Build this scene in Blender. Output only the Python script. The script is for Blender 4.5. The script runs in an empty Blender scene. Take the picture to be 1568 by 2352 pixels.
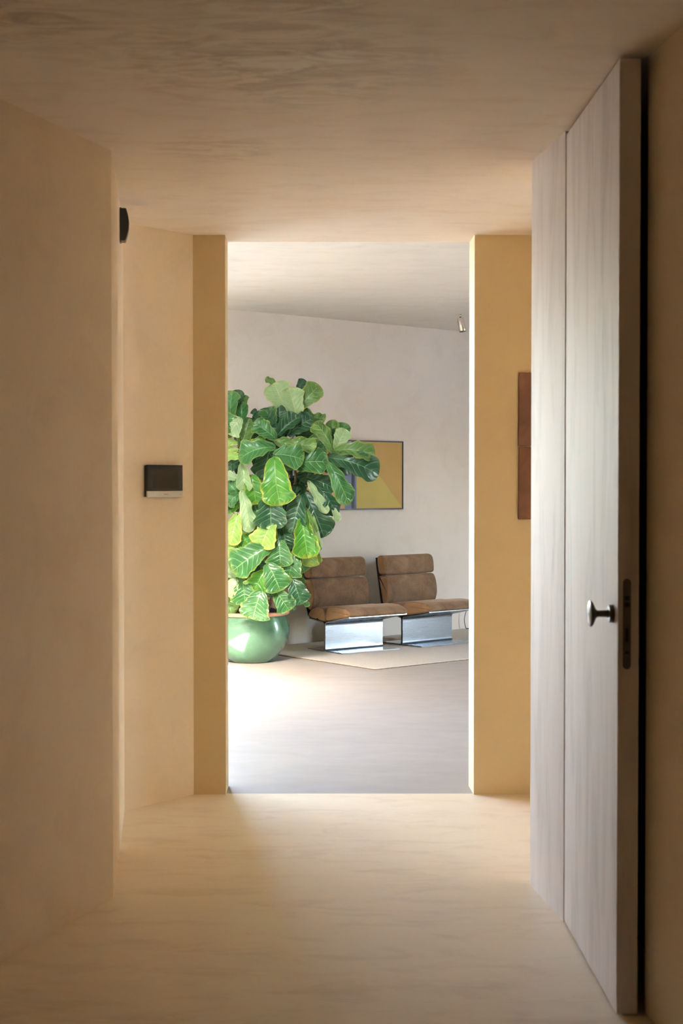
import bpy, bmesh, math, random
from mathutils import Vector, Matrix, noise

# ------------------------------------------------------------------ camera
S = bpy.context.scene
COL = S.collection
F = 3267.0            # 50 mm on a 24 mm wide frame of 1568 px
CH = 1.3875           # camera height
PITCH = math.atan(62 / F)
cam_d = bpy.data.cameras.new('camera')
cam_d.sensor_fit = 'HORIZONTAL'; cam_d.sensor_width = 24.0; cam_d.lens = 50.0
cam_d.clip_start = 0.05; cam_d.clip_end = 500
cam = bpy.data.objects.new('camera', cam_d); COL.objects.link(cam)
cam.location = (0, 0, CH)
cam.rotation_euler = (math.pi / 2 - PITCH, 0, 0)
S.camera = cam
cam_d.dof.use_dof = True
cam_d.dof.focus_distance = 11.6
cam_d.dof.aperture_fstop = 7.1

# ------------------------------------------------------------------ view, world, sun
S.view_settings.view_transform = 'Standard'
S.view_settings.look = 'None'
S.view_settings.gamma = 1.0
S.view_settings.use_curve_mapping = False
S.view_settings.exposure = 0.85
S.cycles.use_adaptive_sampling = True
S.cycles.adaptive_threshold = 0.1
S.cycles.use_light_tree = False
S.cycles.max_bounces = 12
S.cycles.diffuse_bounces = 8
S.cycles.transparent_max_bounces = 12
S.cycles.glossy_bounces = 6
S.cycles.transmission_bounces = 6
S.cycles.caustics_reflective = False
S.cycles.caustics_refractive = False
S.cycles.sample_clamp_indirect = 12

SUN = Vector((0.0, 0.66, -0.75)).normalized()
w = bpy.data.worlds.new('sky'); S.world = w; w.use_nodes = True
nt = w.node_tree; nt.nodes.clear()
bg = nt.nodes.new('ShaderNodeBackground'); wo = nt.nodes.new('ShaderNodeOutputWorld')
sk = nt.nodes.new('ShaderNodeTexSky'); sk.sky_type = 'NISHITA'; sk.sun_disc = False
sk.sun_elevation = math.asin(-SUN.z); sk.sun_rotation = math.pi
sk.dust_density = 2.5; sk.air_density = 1.0
nt.links.new(sk.outputs[0], bg.inputs[0]); bg.inputs[1].default_value = 12.0
nt.links.new(bg.outputs[0], wo.inputs[0])

sl = bpy.data.lights.new('sun', 'SUN'); sl.energy = 85.0; sl.angle = math.radians(0.6)
sl.color = (1.0, 0.98, 0.95)
so = bpy.data.objects.new('sun', sl); COL.objects.link(so)
so.rotation_euler = SUN.to_track_quat('-Z', 'Y').to_euler()
so.location = (-2, -10, 14)

def portal(name, loc, sx, sz, normal):
    l = bpy.data.lights.new(name, 'AREA'); l.shape = 'RECTANGLE'; l.size = sx; l.size_y = sz
    l.cycles.is_portal = True
    o = bpy.data.objects.new(name, l); COL.objects.link(o); o.location = loc
    o.rotation_euler = Vector(normal).to_track_quat('-Z', 'Y').to_euler()
portal('window_light', (5.62, 10.62, 1.1), .66, 2.2, (-1, 0, 0))
portal('window_light', (-3.85, 11.72, 1.35), 5.2, 2.7, (0, -1, 0))
portal('added_roof_light', (-0.92, 7.7, 3.0), .48, 1.5, (0, 0, -1))

# ------------------------------------------------------------------ pixel -> world (photo frame 1568 x 2352)
CP, SP = math.cos(PITCH), math.sin(PITCH)
def ray(px, py):
    u = (px - 784) / F; v = (1176 - py) / F
    return Vector((u, CP + v * SP, -SP + v * CP))
def at_y(px, py, Y):
    r = ray(px, py); t = Y / r.y
    return Vector((r.x * t, Y, CH + r.z * t))
def on_floor(px, py, z=0.0):
    r = ray(px, py); t = (z - CH) / r.z
    return Vector((r.x * t, r.y * t, z))
def on_plane(px, py, p, n):
    r = ray(px, py); o = Vector((0, 0, CH)); t = (p - o).dot(n) / r.dot(n)
    return o + r * t

# ------------------------------------------------------------------ helpers
def empty(name, loc, rz=0.0):
    o = bpy.data.objects.new(name, None); COL.objects.link(o)
    o.location = loc; o.rotation_euler = (0, 0, rz); o.empty_display_size = 0.1
    return o
def tag(o, label=None, cat=None, group=None, kind=None):
    if label: o['label'] = label
    if cat: o['category'] = cat
    if group: o['group'] = group
    if kind: o['kind'] = kind
    return o
def obj(name, me, mat=None, parent=None, smooth=False):
    if isinstance(me, bmesh.types.BMesh):
        bm = me; me = bpy.data.meshes.new(name); bm.normal_update()
        for f in bm.faces: f.smooth = smooth and len(f.verts) <= 8
        for e in bm.edges:
            if len(e.link_faces) == 2 and e.calc_face_angle(0) > math.radians(38): e.smooth = False
        bm.to_mesh(me); bm.free()
    if mat is not None and not me.materials: me.materials.append(mat)
    o = bpy.data.objects.new(name, me); COL.objects.link(o)
    if parent: o.parent = parent
    return o
def prism(pts, z0, z1, bm=None):
    bm = bm or bmesh.new()
    a = [bm.verts.new((p[0], p[1], z0)) for p in pts]
    b = [bm.verts.new((p[0], p[1], z1)) for p in pts]
    n = len(pts)
    bm.faces.new(a[::-1]); bm.faces.new(b)
    for i in range(n):
        bm.faces.new((a[i], a[(i + 1) % n], b[(i + 1) % n], b[i]))
    bmesh.ops.recalc_face_normals(bm, faces=bm.faces)
    return bm
def box(x0, x1, y0, y1, z0, z1, bm=None, bevel=0.0, seg=2):
    b = bmesh.new()
    prism([(x0, y0), (x1, y0), (x1, y1), (x0, y1)], z0, z1, b)
    if bevel:
        bmesh.ops.bevel(b, geom=b.edges[:], offset=bevel, segments=seg, affect='EDGES', profile=0.5)
    if bm is None: return b
    me = bpy.data.meshes.new('t'); b.to_mesh(me); b.free(); bm.from_mesh(me); bpy.data.meshes.remove(me)
    return bm
def lathe(prof, n=48, bm=None, axis='z', cap=False):
    bm = bm or bmesh.new(); rings = []
    for r, z in prof:
        ring = []
        for i in range(n):
            a = 2 * math.pi * i / n
            c, s = r * math.cos(a), r * math.sin(a)
            ring.append(bm.verts.new({'z': (c, s, z), 'x': (z, c, s), 'y': (c, z, s)}[axis]))
        rings.append(ring)
    for k in range(len(rings) - 1):
        for i in range(n):
            j = (i + 1) % n
            bm.faces.new((rings[k][i], rings[k][j], rings[k + 1][j], rings[k + 1][i]))
    if cap:
        bm.faces.new(rings[0][::-1]); bm.faces.new(rings[-1])
    bmesh.ops.recalc_face_normals(bm, faces=bm.faces)
    return bm
def tube(pts, rad, n=8, bm=None):
    bm = bm or bmesh.new(); rings = []
    pts = [Vector(p) for p in pts]
    for k, p in enumerate(pts):
        d = (pts[min(k + 1, len(pts) - 1)] - pts[max(k - 1, 0)]).normalized()
        up = Vector((0, 0, 1)) if abs(d.z) < 0.9 else Vector((1, 0, 0))
        x = d.cross(up).normalized(); y = x.cross(d).normalized()
        r = rad[k] if isinstance(rad, (list, tuple)) else rad
        rings.append([bm.verts.new(p + x * r * math.cos(2 * math.pi * i / n) + y * r * math.sin(2 * math.pi * i / n)) for i in range(n)])
    for k in range(len(rings) - 1):
        for i in range(n):
            j = (i + 1) % n
            bm.faces.new((rings[k][i], rings[k][j], rings[k + 1][j], rings[k + 1][i]))
    bm.faces.new(rings[0][::-1]); bm.faces.new(rings[-1])
    return bm
def spline(pts, n):
    pts = [Vector(p) for p in pts]; out = []
    for i in range(len(pts) - 1):
        p0 = pts[max(i - 1, 0)]; p1 = pts[i]; p2 = pts[i + 1]; p3 = pts[min(i + 2, len(pts) - 1)]
        for k in range(n):
            t = k / n
            out.append(0.5 * ((2 * p1) + (p2 - p0) * t + (2 * p0 - 5 * p1 + 4 * p2 - p3) * t * t + (3 * p1 - p0 - 3 * p2 + p3) * t ** 3))
    out.append(pts[-1]); return out
def extrude_profile(prof, x0, x1, bevel=0.0, seg=3):
    """closed profile [(y, z)] extruded along x, ends rounded over"""
    bm = bmesh.new()
    a = [bm.verts.new((x0, p[0], p[1])) for p in prof]
    b = [bm.verts.new((x1, p[0], p[1])) for p in prof]
    n = len(prof)
    fa = bm.faces.new(a); fb = bm.faces.new(b[::-1])
    for i in range(n):
        bm.faces.new((a[i], b[i], b[(i + 1) % n], a[(i + 1) % n]))
    bmesh.ops.recalc_face_normals(bm, faces=bm.faces)
    if bevel:
        es = list(fa.edges) + list(fb.edges)
        bmesh.ops.bevel(bm, geom=es, offset=bevel, segments=seg, affect='EDGES', profile=0.5)
    return bm

# ------------------------------------------------------------------ materials
class NT:
    def __init__(s, name):
        s.m = bpy.data.materials.new(name); s.m.use_nodes = True
        s.t = s.m.node_tree; s.b = s.t.nodes['Principled BSDF']; s.out = s.t.nodes['Material Output']
    def n(s, typ, **kw):
        nd = s.t.nodes.new(typ)
        for k, v in kw.items():
            if k in nd.inputs: nd.inputs[k].default_value = v
            else: setattr(nd, k, v)
        return nd
    def l(s, a, b): s.t.links.new(a, b)
    def pos(s, scale=(1, 1, 1), obj_space=False, loc=(0, 0, 0)):
        mp = s.n('ShaderNodeMapping'); mp.inputs['Scale'].default_value = scale; mp.inputs['Location'].default_value = loc
        if obj_space: s.l(s.n('ShaderNodeTexCoord').outputs['Object'], mp.inputs['Vector'])
        else: s.l(s.n('ShaderNodeNewGeometry').outputs['Position'], mp.inputs['Vector'])
        return mp.outputs[0]
    def noise(s, vec, scale, detail=4, rough=0.55, dist=0.0):
        nd = s.n('ShaderNodeTexNoise'); nd.inputs['Scale'].default_value = scale
        nd.inputs['Detail'].default_value = detail; nd.inputs['Roughness'].default_value = rough
        nd.inputs['Distortion'].default_value = dist
        s.l(vec, nd.inputs['Vector']); return nd.outputs['Fac']
    def ramp(s, fac, stops):
        r = s.n('ShaderNodeValToRGB'); e = r.color_ramp.elements
        while len(e) < len(stops): e.new(0.5)
        for i, (p, c) in enumerate(stops):
            e[i].position = p; e[i].color = (*c, 1) if len(c) == 3 else c
        s.l(fac, r.inputs[0]); return r.outputs[0]
    def mix(s, fac, a, b, mode='MIX'):
        m = s.n('ShaderNodeMix', data_type='RGBA', blend_type=mode)
        for inp, v in ((m.inputs[0], fac), (m.inputs[6], a), (m.inputs[7], b)):
            if isinstance(v, (int, float)): inp.default_value = v
            elif isinstance(v, tuple): inp.default_value = (*v, 1)
            else: s.l(v, inp)
        return m.outputs[2]
    def math(s, op, a, b=None, c=None, clamp=False):
        m = s.n('ShaderNodeMath', operation=op, use_clamp=clamp)
        for i, v in enumerate((a, b, c)):
            if v is None: continue
            if isinstance(v, (int, float)): m.inputs[i].default_value = v
            else: s.l(v, m.inputs[i])
        return m.outputs[0]
    def bump(s, h, strength, dist=0.01):
        b = s.n('ShaderNodeBump'); b.inputs['Strength'].default_value = strength; b.inputs['Distance'].default_value = dist
        s.l(h, b.inputs['Height']); s.l(b.outputs[0], s.b.inputs['Normal'])

def plaster(name, base, stain, dark, rough=0.62, spec=0.35, streak=(1, 1, 1), stain_amt=0.6, seed=0.0, bump=0.0, stains=()):
    t = NT(name)
    p = t.pos(scale=streak, loc=(seed, seed * 1.7, seed * 0.6))
    big = t.noise(p, 0.9, 2, 0.6, 0.4)
    mid = t.noise(p, 4.5, 5, 0.65, 0.6)
    fine = t.noise(p, 60, 2, 0.6)
    c = t.mix(t.ramp(big, [(0.38, (0, 0, 0)), (0.68, (1, 1, 1))]), base, stain)
    c = t.mix(t.math('MULTIPLY', t.ramp(mid, [(0.50, (0, 0, 0)), (0.72, (1, 1, 1))]), stain_amt), c, dark)
    c = t.mix(t.math('MULTIPLY', t.ramp(fine, [(0.3, (0, 0, 0)), (0.75, (1, 1, 1))]), 0.16), c, dark)
    if stains:      # trowel stains with a shape of their own
        geo = t.n('ShaderNodeNewGeometry'); sn = t.noise(t.pos(scale=(2.2, 6, 1)), 2.2, 6, 0.68, 1.0)
        sm = t.ramp(sn, [(0.44, (0, 0, 0)), (0.60, (1, 1, 1))]); tot = None
        for (c0, r0) in stains:
            dn = t.n('ShaderNodeVectorMath', operation='DISTANCE'); t.l(geo.outputs['Position'], dn.inputs[0]); dn.inputs[1].default_value = c0
            f = t.math('SUBTRACT', 1.0, t.math('DIVIDE', dn.outputs['Value'], r0), clamp=True)
            tot = f if tot is None else t.math('MAXIMUM', tot, f)
        f = t.math('MULTIPLY', t.math('MULTIPLY', t.math('POWER', tot, 0.7), sm), 0.6)
        c = t.mix(f, c, (0.40, 0.29, 0.19))
    t.l(c, t.b.inputs['Base Color'])
    t.l(t.ramp(mid, [(0.3, (rough - .06,) * 3), (0.7, (rough + .08,) * 3)]), t.b.inputs['Roughness'])
    t.b.inputs['Specular IOR Level'].default_value = spec
    if bump: t.bump(t.math('ADD', t.math('MULTIPLY', mid, 1.0), t.math('MULTIPLY', fine, 0.15)), bump, 0.01)
    return t.m

M_WALL = plaster('lime_plaster', (0.90, 0.755, 0.56), (0.91, 0.785, 0.605), (0.76, 0.60, 0.41), stain_amt=0.35)
M_OCHRE = plaster('ochre_plaster', (0.68, 0.51, 0.27), (0.70, 0.54, 0.30), (0.62, 0.45, 0.23), stain_amt=0.35, seed=5)
M_BACK = plaster('grey_plaster', (0.61, 0.54, 0.465), (0.635, 0.575, 0.51), (0.53, 0.455, 0.38), stain_amt=0.4, seed=3)
M_CEIL = plaster('ceiling_plaster', (0.92, 0.81, 0.675), (0.93, 0.84, 0.73), (0.74, 0.58, 0.42), stain_amt=0.4, seed=7, streak=(0.8, 2.0, 1),
                 stains=[((-.20, 3.75, 2.5), .55), ((-.42, 4.75, 2.5), .22), ((-.15, 3.25, 2.5), .35), ((-.75, 3.4, 2.5), .3)])
M_CEIL2 = plaster('pale_ceiling_plaster', (0.70, 0.645, 0.575), (0.73, 0.685, 0.62), (0.58, 0.515, 0.43), stain_amt=0.5, seed=13, streak=(0.8, 1.6, 1))
M_FLOOR2 = plaster('pale_polished_cement', (0.375, 0.335, 0.295), (0.395, 0.355, 0.315), (0.335, 0.295, 0.25), rough=0.48, spec=0.3, stain_amt=0.3, seed=15, streak=(0.8, 1.5, 1), bump=0.0)
M_FLOOR = plaster('polished_cement', (0.87, 0.73, 0.53), (0.89, 0.76, 0.57), (0.64, 0.495, 0.33), rough=0.42, spec=0.4, stain_amt=0.5, seed=11, streak=(0.8, 2.2, 1), bump=0.0)

def whitewash(name, seed):
    t = NT(name)
    p = t.pos(scale=(6, 6, 0.9), loc=(seed, seed, seed))
    a = t.noise(p, 1.6, 8, 0.62, 0.8)
    b = t.noise(t.pos(scale=(18, 18, 1.2), loc=(seed + 4, 0, 0)), 1.5, 6, 0.6, 0.3)
    c = t.mix(t.ramp(a, [(0.47, (0, 0, 0)), (0.72, (1, 1, 1))]), (0.79, 0.69, 0.625), (0.60, 0.51, 0.435))
    c = t.mix(t.math('MULTIPLY', t.ramp(b, [(0.35, (0, 0, 0)), (0.75, (1, 1, 1))]), 0.22), c, (0.66, 0.60, 0.53))
    t.l(c, t.b.inputs['Base Color']); t.b.inputs['Roughness'].default_value = 0.6
    t.b.inputs['Specular IOR Level'].default_value = 0.3
    return t.m
M_DOOR = whitewash('whitewashed_door', 2.0)
M_PANEL = whitewash('whitewashed_panel', 9.0)

def simple(name, col, rough=0.5, metal=0.0, spec=0.5, var=0.0, scale=30, bump=0.0, coat=0.0, aniso=0.0):
    t = NT(name)
    n = t.noise(t.pos(obj_space=True), scale, 4, 0.6)
    d = tuple(c * (1 - var) for c in col); u = tuple(min(1, c * (1 + var)) for c in col)
    t.l(t.ramp(n, [(0.3, d), (0.7, u)]), t.b.inputs['Base Color'])
    t.b.inputs['Roughness'].default_value = rough; t.b.inputs['Metallic'].default_value = metal
    t.b.inputs['Specular IOR Level'].default_value = spec; t.b.inputs['Coat Weight'].default_value = coat
    t.b.inputs['Anisotropic'].default_value = aniso
    if bump: t.bump(n, bump, 0.003)
    return t.m
M_BLACK = simple('black_plastic', (0.012, 0.012, 0.013), 0.28, var=0.1)
M_SCREEN = simple('dark_screen', (0.035, 0.032, 0.028), 0.12, var=0.05)
M_SILVER = simple('silver_plastic', (0.62, 0.61, 0.58), 0.35, 0.3, var=0.04)
M_GREYMARK = simple('grey_print', (0.25, 0.24, 0.22), 0.5)
M_KNOB = simple('dark_bronze', (0.12, 0.095, 0.07), 0.3, 0.9, var=0.2)
M_LOCK = simple('lock_steel', (0.16, 0.13, 0.10), 0.42, 0.7, var=0.2)
M_HOLE = simple('lock_recess', (0.01, 0.01, 0.01), 0.6)
M_NICKEL = simple('brushed_nickel', (0.62, 0.58, 0.53), 0.27, 1.0, var=0.08, scale=60)
M_CABLE = simple('black_cable', (0.015, 0.015, 0.017), 0.45)
M_FRAME = simple('black_frame', (0.02, 0.02, 0.024), 0.4)
M_WINFR = simple('window_frame', (0.05, 0.05, 0.05), 0.4)
M_GROUND = simple('terrace_paving', (0.52, 0.52, 0.51), 0.8, var=0.15, scale=2)
M_BOUNCE = simple('white_render', (0.80, 0.79, 0.76), 0.8, var=0.05, scale=1)
M_DARKSTEEL = simple('dark_steel', (0.06, 0.06, 0.065), 0.35, 0.8)

def glass():
    t = NT('window_glass')
    tr = t.n('ShaderNodeBsdfTransparent'); gl = t.n('ShaderNodeBsdfGlossy'); gl.inputs['Roughness'].default_value = 0.01
    tr.inputs[0].default_value = (0.985, 0.99, 0.988, 1)
    fr = t.n('ShaderNodeFresnel'); fr.inputs['IOR'].default_value = 1.3
    ms = t.n('ShaderNodeMixShader'); t.l(fr.outputs[0], ms.inputs[0]); t.l(tr.outputs[0], ms.inputs[1]); t.l(gl.outputs[0], ms.inputs[2])
    t.l(ms.outputs[0], t.out.inputs[0])
    return t.m
M_GLASS = glass()

def steel():
    t = NT('brushed_steel')
    n = t.noise(t.pos(scale=(1, 1, 60), obj_space=True), 6, 3, 0.6)
    m = t.noise(t.pos(obj_space=True), 5, 4, 0.6)
    t.l(t.ramp(m, [(0.3, (0.31, 0.335, 0.365)), (0.7, (0.34, 0.365, 0.395))]), t.b.inputs['Base Color'])
    t.b.inputs['Metallic'].default_value = 1.0
    t.l(t.ramp(n, [(0.3, (0.27,) * 3), (0.7, (0.275,) * 3)]), t.b.inputs['Roughness'])
    return t.m
M_STEEL = steel()

def suede(name, cs):
    t = NT(name)
    v = t.pos(obj_space=True)
    oi = t.n('ShaderNodeObjectInfo')
    a = t.noise(v, 5.5, 5, 0.6, 0.8); b = t.noise(v, 90, 5, 0.7)
    c = t.ramp(a, cs)
    c = t.mix(t.math('MULTIPLY', t.ramp(b, [(0.35, (0, 0, 0)), (0.65, (1, 1, 1))]), 0.3), c, (0.32, 0.21, 0.13))
    t.l(c, t.b.inputs['Base Color']); t.b.inputs['Roughness'].default_value = 0.9
    t.b.inputs['Specular IOR Level'].default_value = 0.15
    t.b.inputs['Sheen Weight'].default_value = 0.35; t.b.inputs['Sheen Roughness'].default_value = 0.4
    t.b.inputs['Sheen Tint'].default_value = (0.9, 0.65, 0.45, 1)
    t.bump(b, 0.25, 0.003)
    return t.m
M_SUEDE = suede('brown_suede', [(0.33, (0.11, 0.060, 0.032)), (0.55, (0.175, 0.102, 0.057)), (0.74, (0.26, 0.165, 0.10))])
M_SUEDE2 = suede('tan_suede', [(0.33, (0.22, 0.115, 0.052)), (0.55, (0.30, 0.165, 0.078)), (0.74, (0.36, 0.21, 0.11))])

def rug_m():
    t = NT('wool_rug'); v = t.pos()
    a = t.noise(v, 420, 2, 0.6); b = t.noise(v, 60, 5, 0.7)
    c = t.ramp(b, [(0.3, (0.55, 0.50, 0.43)), (0.7, (0.68, 0.63, 0.55))])
    c = t.mix(t.math('MULTIPLY', a, 0.4), c, (0.50, 0.45, 0.37))
    t.l(c, t.b.inputs['Base Color']); t.b.inputs['Roughness'].default_value = 0.95
    t.b.inputs['Specular IOR Level'].default_value = 0.1
    t.bump(a, 0.6, 0.004)
    return t.m
M_RUG = rug_m()
M_RUGEDGE = simple('rug_binding', (0.22, 0.15, 0.09), 0.9, var=0.5, scale=40)

def glaze():
    t = NT('green_glaze'); v = t.pos(obj_space=True)
    a = t.noise(v, 260, 3, 0.7); b = t.noise(v, 6, 4, 0.6)
    c = t.ramp(b, [(0.3, (0.065, 0.155, 0.09)), (0.7, (0.09, 0.20, 0.12))])
    c = t.mix(t.math('MULTIPLY', t.ramp(a, [(0.5, (0, 0, 0)), (0.75, (1, 1, 1))]), 0.45), c, (0.22, 0.36, 0.22))
    t.l(c, t.b.inputs['Base Color']); t.b.inputs['Roughness'].default_value = 0.16
    t.b.inputs['Coat Weight'].default_value = 0.6; t.b.inputs['Coat Roughness'].default_value = 0.05
    t.bump(b, 0.25, 0.01)
    return t.m
M_GLAZE = glaze()
M_TERRA = simple('terracotta', (0.50, 0.24, 0.15), 0.7, var=0.15)
M_SOIL = simple('potting_soil', (0.035, 0.02, 0.014), 0.95, var=0.7, scale=40, bump=1.0)
M_BARK = simple('brown_bark', (0.20, 0.12, 0.075), 0.8, var=0.35, scale=25, bump=0.3)

def brown_tile():
    t = NT('brown_glazed_panel'); v = t.pos()
    a = t.noise(v, 7, 5, 0.6, 0.5)
    t.l(t.ramp(a, [(0.3, (0.13, 0.042, 0.012)), (0.55, (0.20, 0.07, 0.02)), (0.8, (0.30, 0.13, 0.045))]), t.b.inputs['Base Color'])
    t.b.inputs['Roughness'].default_value = 0.42
    t.bump(a, 0.2, 0.01)
    return t.m
M_TILE = brown_tile()

def leaf_mat(name, c1, c2, edge, under, vein, edge_amt=0.5, trans=0.3):
    t = NT(name)
    uv = t.n('ShaderNodeUVMap'); uv.uv_map = 'UVMap'
    sx = t.n('ShaderNodeSeparateXYZ'); t.l(uv.outputs[0], sx.inputs[0])
    u, v = sx.outputs[0], sx.outputs[1]           # u -1..1 across, v 0..1 along
    au = t.math('ABSOLUTE', u)
    mid = t.math('LESS_THAN', au, t.math('SUBTRACT', 0.055, t.math('MULTIPLY', v, 0.035)))
    # side veins sweep forward
    k = t.math('SUBTRACT', v, t.math('MULTIPLY', t.math('POWER', au, 1.25), 0.26))
    fr = t.math('FRACT', t.math('MULTIPLY', k, 6.5))
    d = t.math('ABSOLUTE', t.math('SUBTRACT', fr, 0.5))
    side = t.math('LESS_THAN', d, 0.045)
    tri = t.math('SUBTRACT', 1.0, t.math('MULTIPLY', d, 5.0), clamp=True)
    veins = t.math('MAXIMUM', mid, t.math('MULTIPLY', side, 0.75))
    oi = t.n('ShaderNodeObjectInfo')
    off = t.n('ShaderNodeVectorMath', operation='SCALE'); 
    cmb = t.n('ShaderNodeCombineXYZ'); t.l(oi.outputs['Random'], cmb.inputs[0]); t.l(oi.outputs['Random'], cmb.inputs[1])
    t.l(cmb.outputs[0], off.inputs[0]); off.inputs['Scale'].default_value = 37.0
    ad = t.n('ShaderNodeVectorMath', operation='ADD'); t.l(uv.outputs[0], ad.inputs[0]); t.l(off.outputs[0], ad.inputs[1])
    n1 = t.noise(ad.outputs[0], 1.6, 4, 0.6); n2 = t.noise(ad.outputs[0], 5, 4, 0.65)
    c = t.mix(t.ramp(n1, [(0.35, (0, 0, 0)), (0.65, (1, 1, 1))]), c1, c2)
    # worn edge
    e = t.math('MAXIMUM', au, t.math('SUBTRACT', t.math('MULTIPLY', v, 1.35), 0.38))
    e = t.math('ADD', e, t.math('MULTIPLY', t.math('SUBTRACT', n2, 0.5), 0.55))
    ef = t.ramp(e, [(0.83, (0, 0, 0)), (0.99, (1, 1, 1))])
    c = t.mix(t.math('MULTIPLY', ef, edge_amt), c, edge)
    bf = t.ramp(e, [(1.0, (0, 0, 0)), (1.0, (0, 0, 0))])
    br = t.math('GREATER_THAN', e, 1.09)
    c = t.mix(t.math('MULTIPLY', br, 0.75 * min(1, edge_amt * 1.3)), c, (0.20, 0.075, 0.02))
    c = t.mix(t.math('MULTIPLY', veins, 0.6), c, vein)
    geo = t.n('ShaderNodeNewGeometry')
    uc = t.mix(t.math('MULTIPLY', veins, 0.5), under, vein)
    c = t.mix(geo.outputs['Backfacing'], c, uc)
    t.l(c, t.b.inputs['Base Color']); t.b.inputs['Roughness'].default_value = 0.34
    t.b.inputs['Specular IOR Level'].default_value = 0.5
    h = t.math('ADD', t.math('MULTIPLY', t.math('MAXIMUM', tri, mid), -0.8), t.math('MULTIPLY', n2, 0.4))
    t.bump(h, 0.55, 0.006)
    tr = t.n('ShaderNodeBsdfTranslucent'); t.l(c, tr.inputs[0])
    ms = t.n('ShaderNodeMixShader'); ms.inputs[0].default_value = trans
    t.l(t.b.outputs[0], ms.inputs[1]); t.l(tr.outputs[0], ms.inputs[2]); t.l(ms.outputs[0], t.out.inputs[0])
    return t.m
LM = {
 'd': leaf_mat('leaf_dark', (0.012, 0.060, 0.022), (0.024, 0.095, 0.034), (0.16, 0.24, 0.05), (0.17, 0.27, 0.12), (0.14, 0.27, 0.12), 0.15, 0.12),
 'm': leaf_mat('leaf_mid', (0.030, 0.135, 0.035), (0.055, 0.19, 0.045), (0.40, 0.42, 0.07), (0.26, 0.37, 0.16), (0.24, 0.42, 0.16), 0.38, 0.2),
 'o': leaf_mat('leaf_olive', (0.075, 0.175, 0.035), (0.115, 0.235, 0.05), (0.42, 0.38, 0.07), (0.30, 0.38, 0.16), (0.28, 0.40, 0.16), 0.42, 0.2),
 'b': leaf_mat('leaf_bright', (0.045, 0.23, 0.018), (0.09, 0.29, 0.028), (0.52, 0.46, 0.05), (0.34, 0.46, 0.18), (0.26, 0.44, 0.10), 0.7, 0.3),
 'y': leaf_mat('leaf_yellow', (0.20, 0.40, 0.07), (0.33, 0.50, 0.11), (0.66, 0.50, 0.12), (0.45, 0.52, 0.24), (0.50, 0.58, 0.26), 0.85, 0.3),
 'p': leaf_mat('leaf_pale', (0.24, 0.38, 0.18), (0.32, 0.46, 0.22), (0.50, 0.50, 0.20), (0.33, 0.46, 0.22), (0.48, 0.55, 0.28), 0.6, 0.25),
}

# ------------------------------------------------------------------ plan of the building
H1, H2 = 2.5, 2.855
C1 = on_floor(260, 2063); C2 = on_floor(286, 1862); C3 = on_floor(445, 1825)
YP = C3.y                                                # front face of the opening wall
JL = on_floor(518.5, 1825); JL.y = YP; YJ = YP + 0.185
JR = on_floor(1087, 1824); JR.y = YP
P0 = on_floor(1217, 2032); P1 = on_floor(1293, 2117)
dW = (P1 - P0).normalized()
def wr(Y): return P1.x + dW.x / dW.y * (Y - P1.y)        # x of the right wall line at Y
YB = -1.6                                                # back of the hall
dl = Vector((1117 / F, 1.0))
C0 = (C1.x - dl.x * (C1.y - YB), YB)
def struct(name, bm, mat, label=None, parent=None):
    o = obj(name, bm, mat, parent)
    if not parent: o['kind'] = 'structure'
    if label: o['label'] = label
    return o

WB0 = on_floor(662, 1482); WB1 = on_floor(1039, 1448)
dB = (WB1 - WB0).normalized(); nB = Vector((dB.y, -dB.x, 0))   # faces the room
def wb(x): return WB0.y + dB.y / dB.x * (x - WB0.x)
XL, XR = -6.5, 5.5
XE = -1.25                                               # where the rear wall stops and the glazing starts

struct('floor', prism([(XL - .3, YB - .3), (XR + .3, YB - .3), (XR + .3, YP + .02), (XL - .3, YP + .02)], -0.15, 0.0), M_FLOOR,
       'warm beige polished cement floor of the hall')
struct('floor_1', prism([(XL - .3, YP + .02), (XR + .3, YP + .02), (XR + .3, wb(XR) + .6), (XL - .3, wb(XR) + .6)], -0.15, 0.0), M_FLOOR2,
       'pale polished cement floor of the bright room')
struct('ground', prism([(-60, -50), (60, -50), (60, 70), (-60, 70)], -0.5, -0.16), M_GROUND, 'pale paving outside')

struct('added_bounce_wall', box(-16, 3.0, 17.5, 17.9, -.16, 1.6), M_BOUNCE, 'unseen white wall added outside to bounce sunlight indoors')  # unseen wall, added to reflect sun in through the rear glazing
struct('wall_left', prism([C0, (C1.x, C1.y), (C2.x, C2.y), (C2.x - .5, C2.y + .10), (C1.x - .6, C1.y), (C0[0] - .5, YB)], 0, H1 + .05), M_WALL,
       'beige plaster wall with a corner, on the left of the hall')
struct('wall_entry', prism([(C2.x, C2.y), (C3.x, C3.y), (C3.x, YJ), (XL, YJ), (XL, C2.y + .02), (C2.x - .5, C2.y + .02)], 0, H2 + .05), M_WALL,
       'plaster wall with the intercom screen')
struct('wall_jamb', prism([(C3.x, YP), (JL.x, YP), (JL.x - .003, YJ), (C3.x, YJ)], 0, H2 + .05), M_OCHRE,
       'ochre plaster pier on the left side of the opening')
struct('wall_opening', prism([(JR.x, YP), (XR, YP), (XR, YJ), (JR.x - .006, YJ)], 0, H2 + .05), M_OCHRE,
       'ochre plaster pier on the right side of the opening')
struct('ceiling', prism([(-5.0, YB - .3), (3.0, YB - .3), (3.0, YJ), (-5.0, YJ)], H1, H1 + .30), M_CEIL,
       'low mottled plaster ceiling of the hall')
struct('wall_header', prism([(JL.x - .02, YP), (JR.x + .02, YP), (JR.x + .02, YJ), (JL.x - .02, YJ)], H1 + .30, H2 + .05), M_WALL)
struct('wall_back', prism([C0, (wr(YB) + .1, YB), (wr(YB) + .1, YB - .2), (C0[0] - .2, YB - .2)], 0, H1 + .05), M_WALL)

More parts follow.
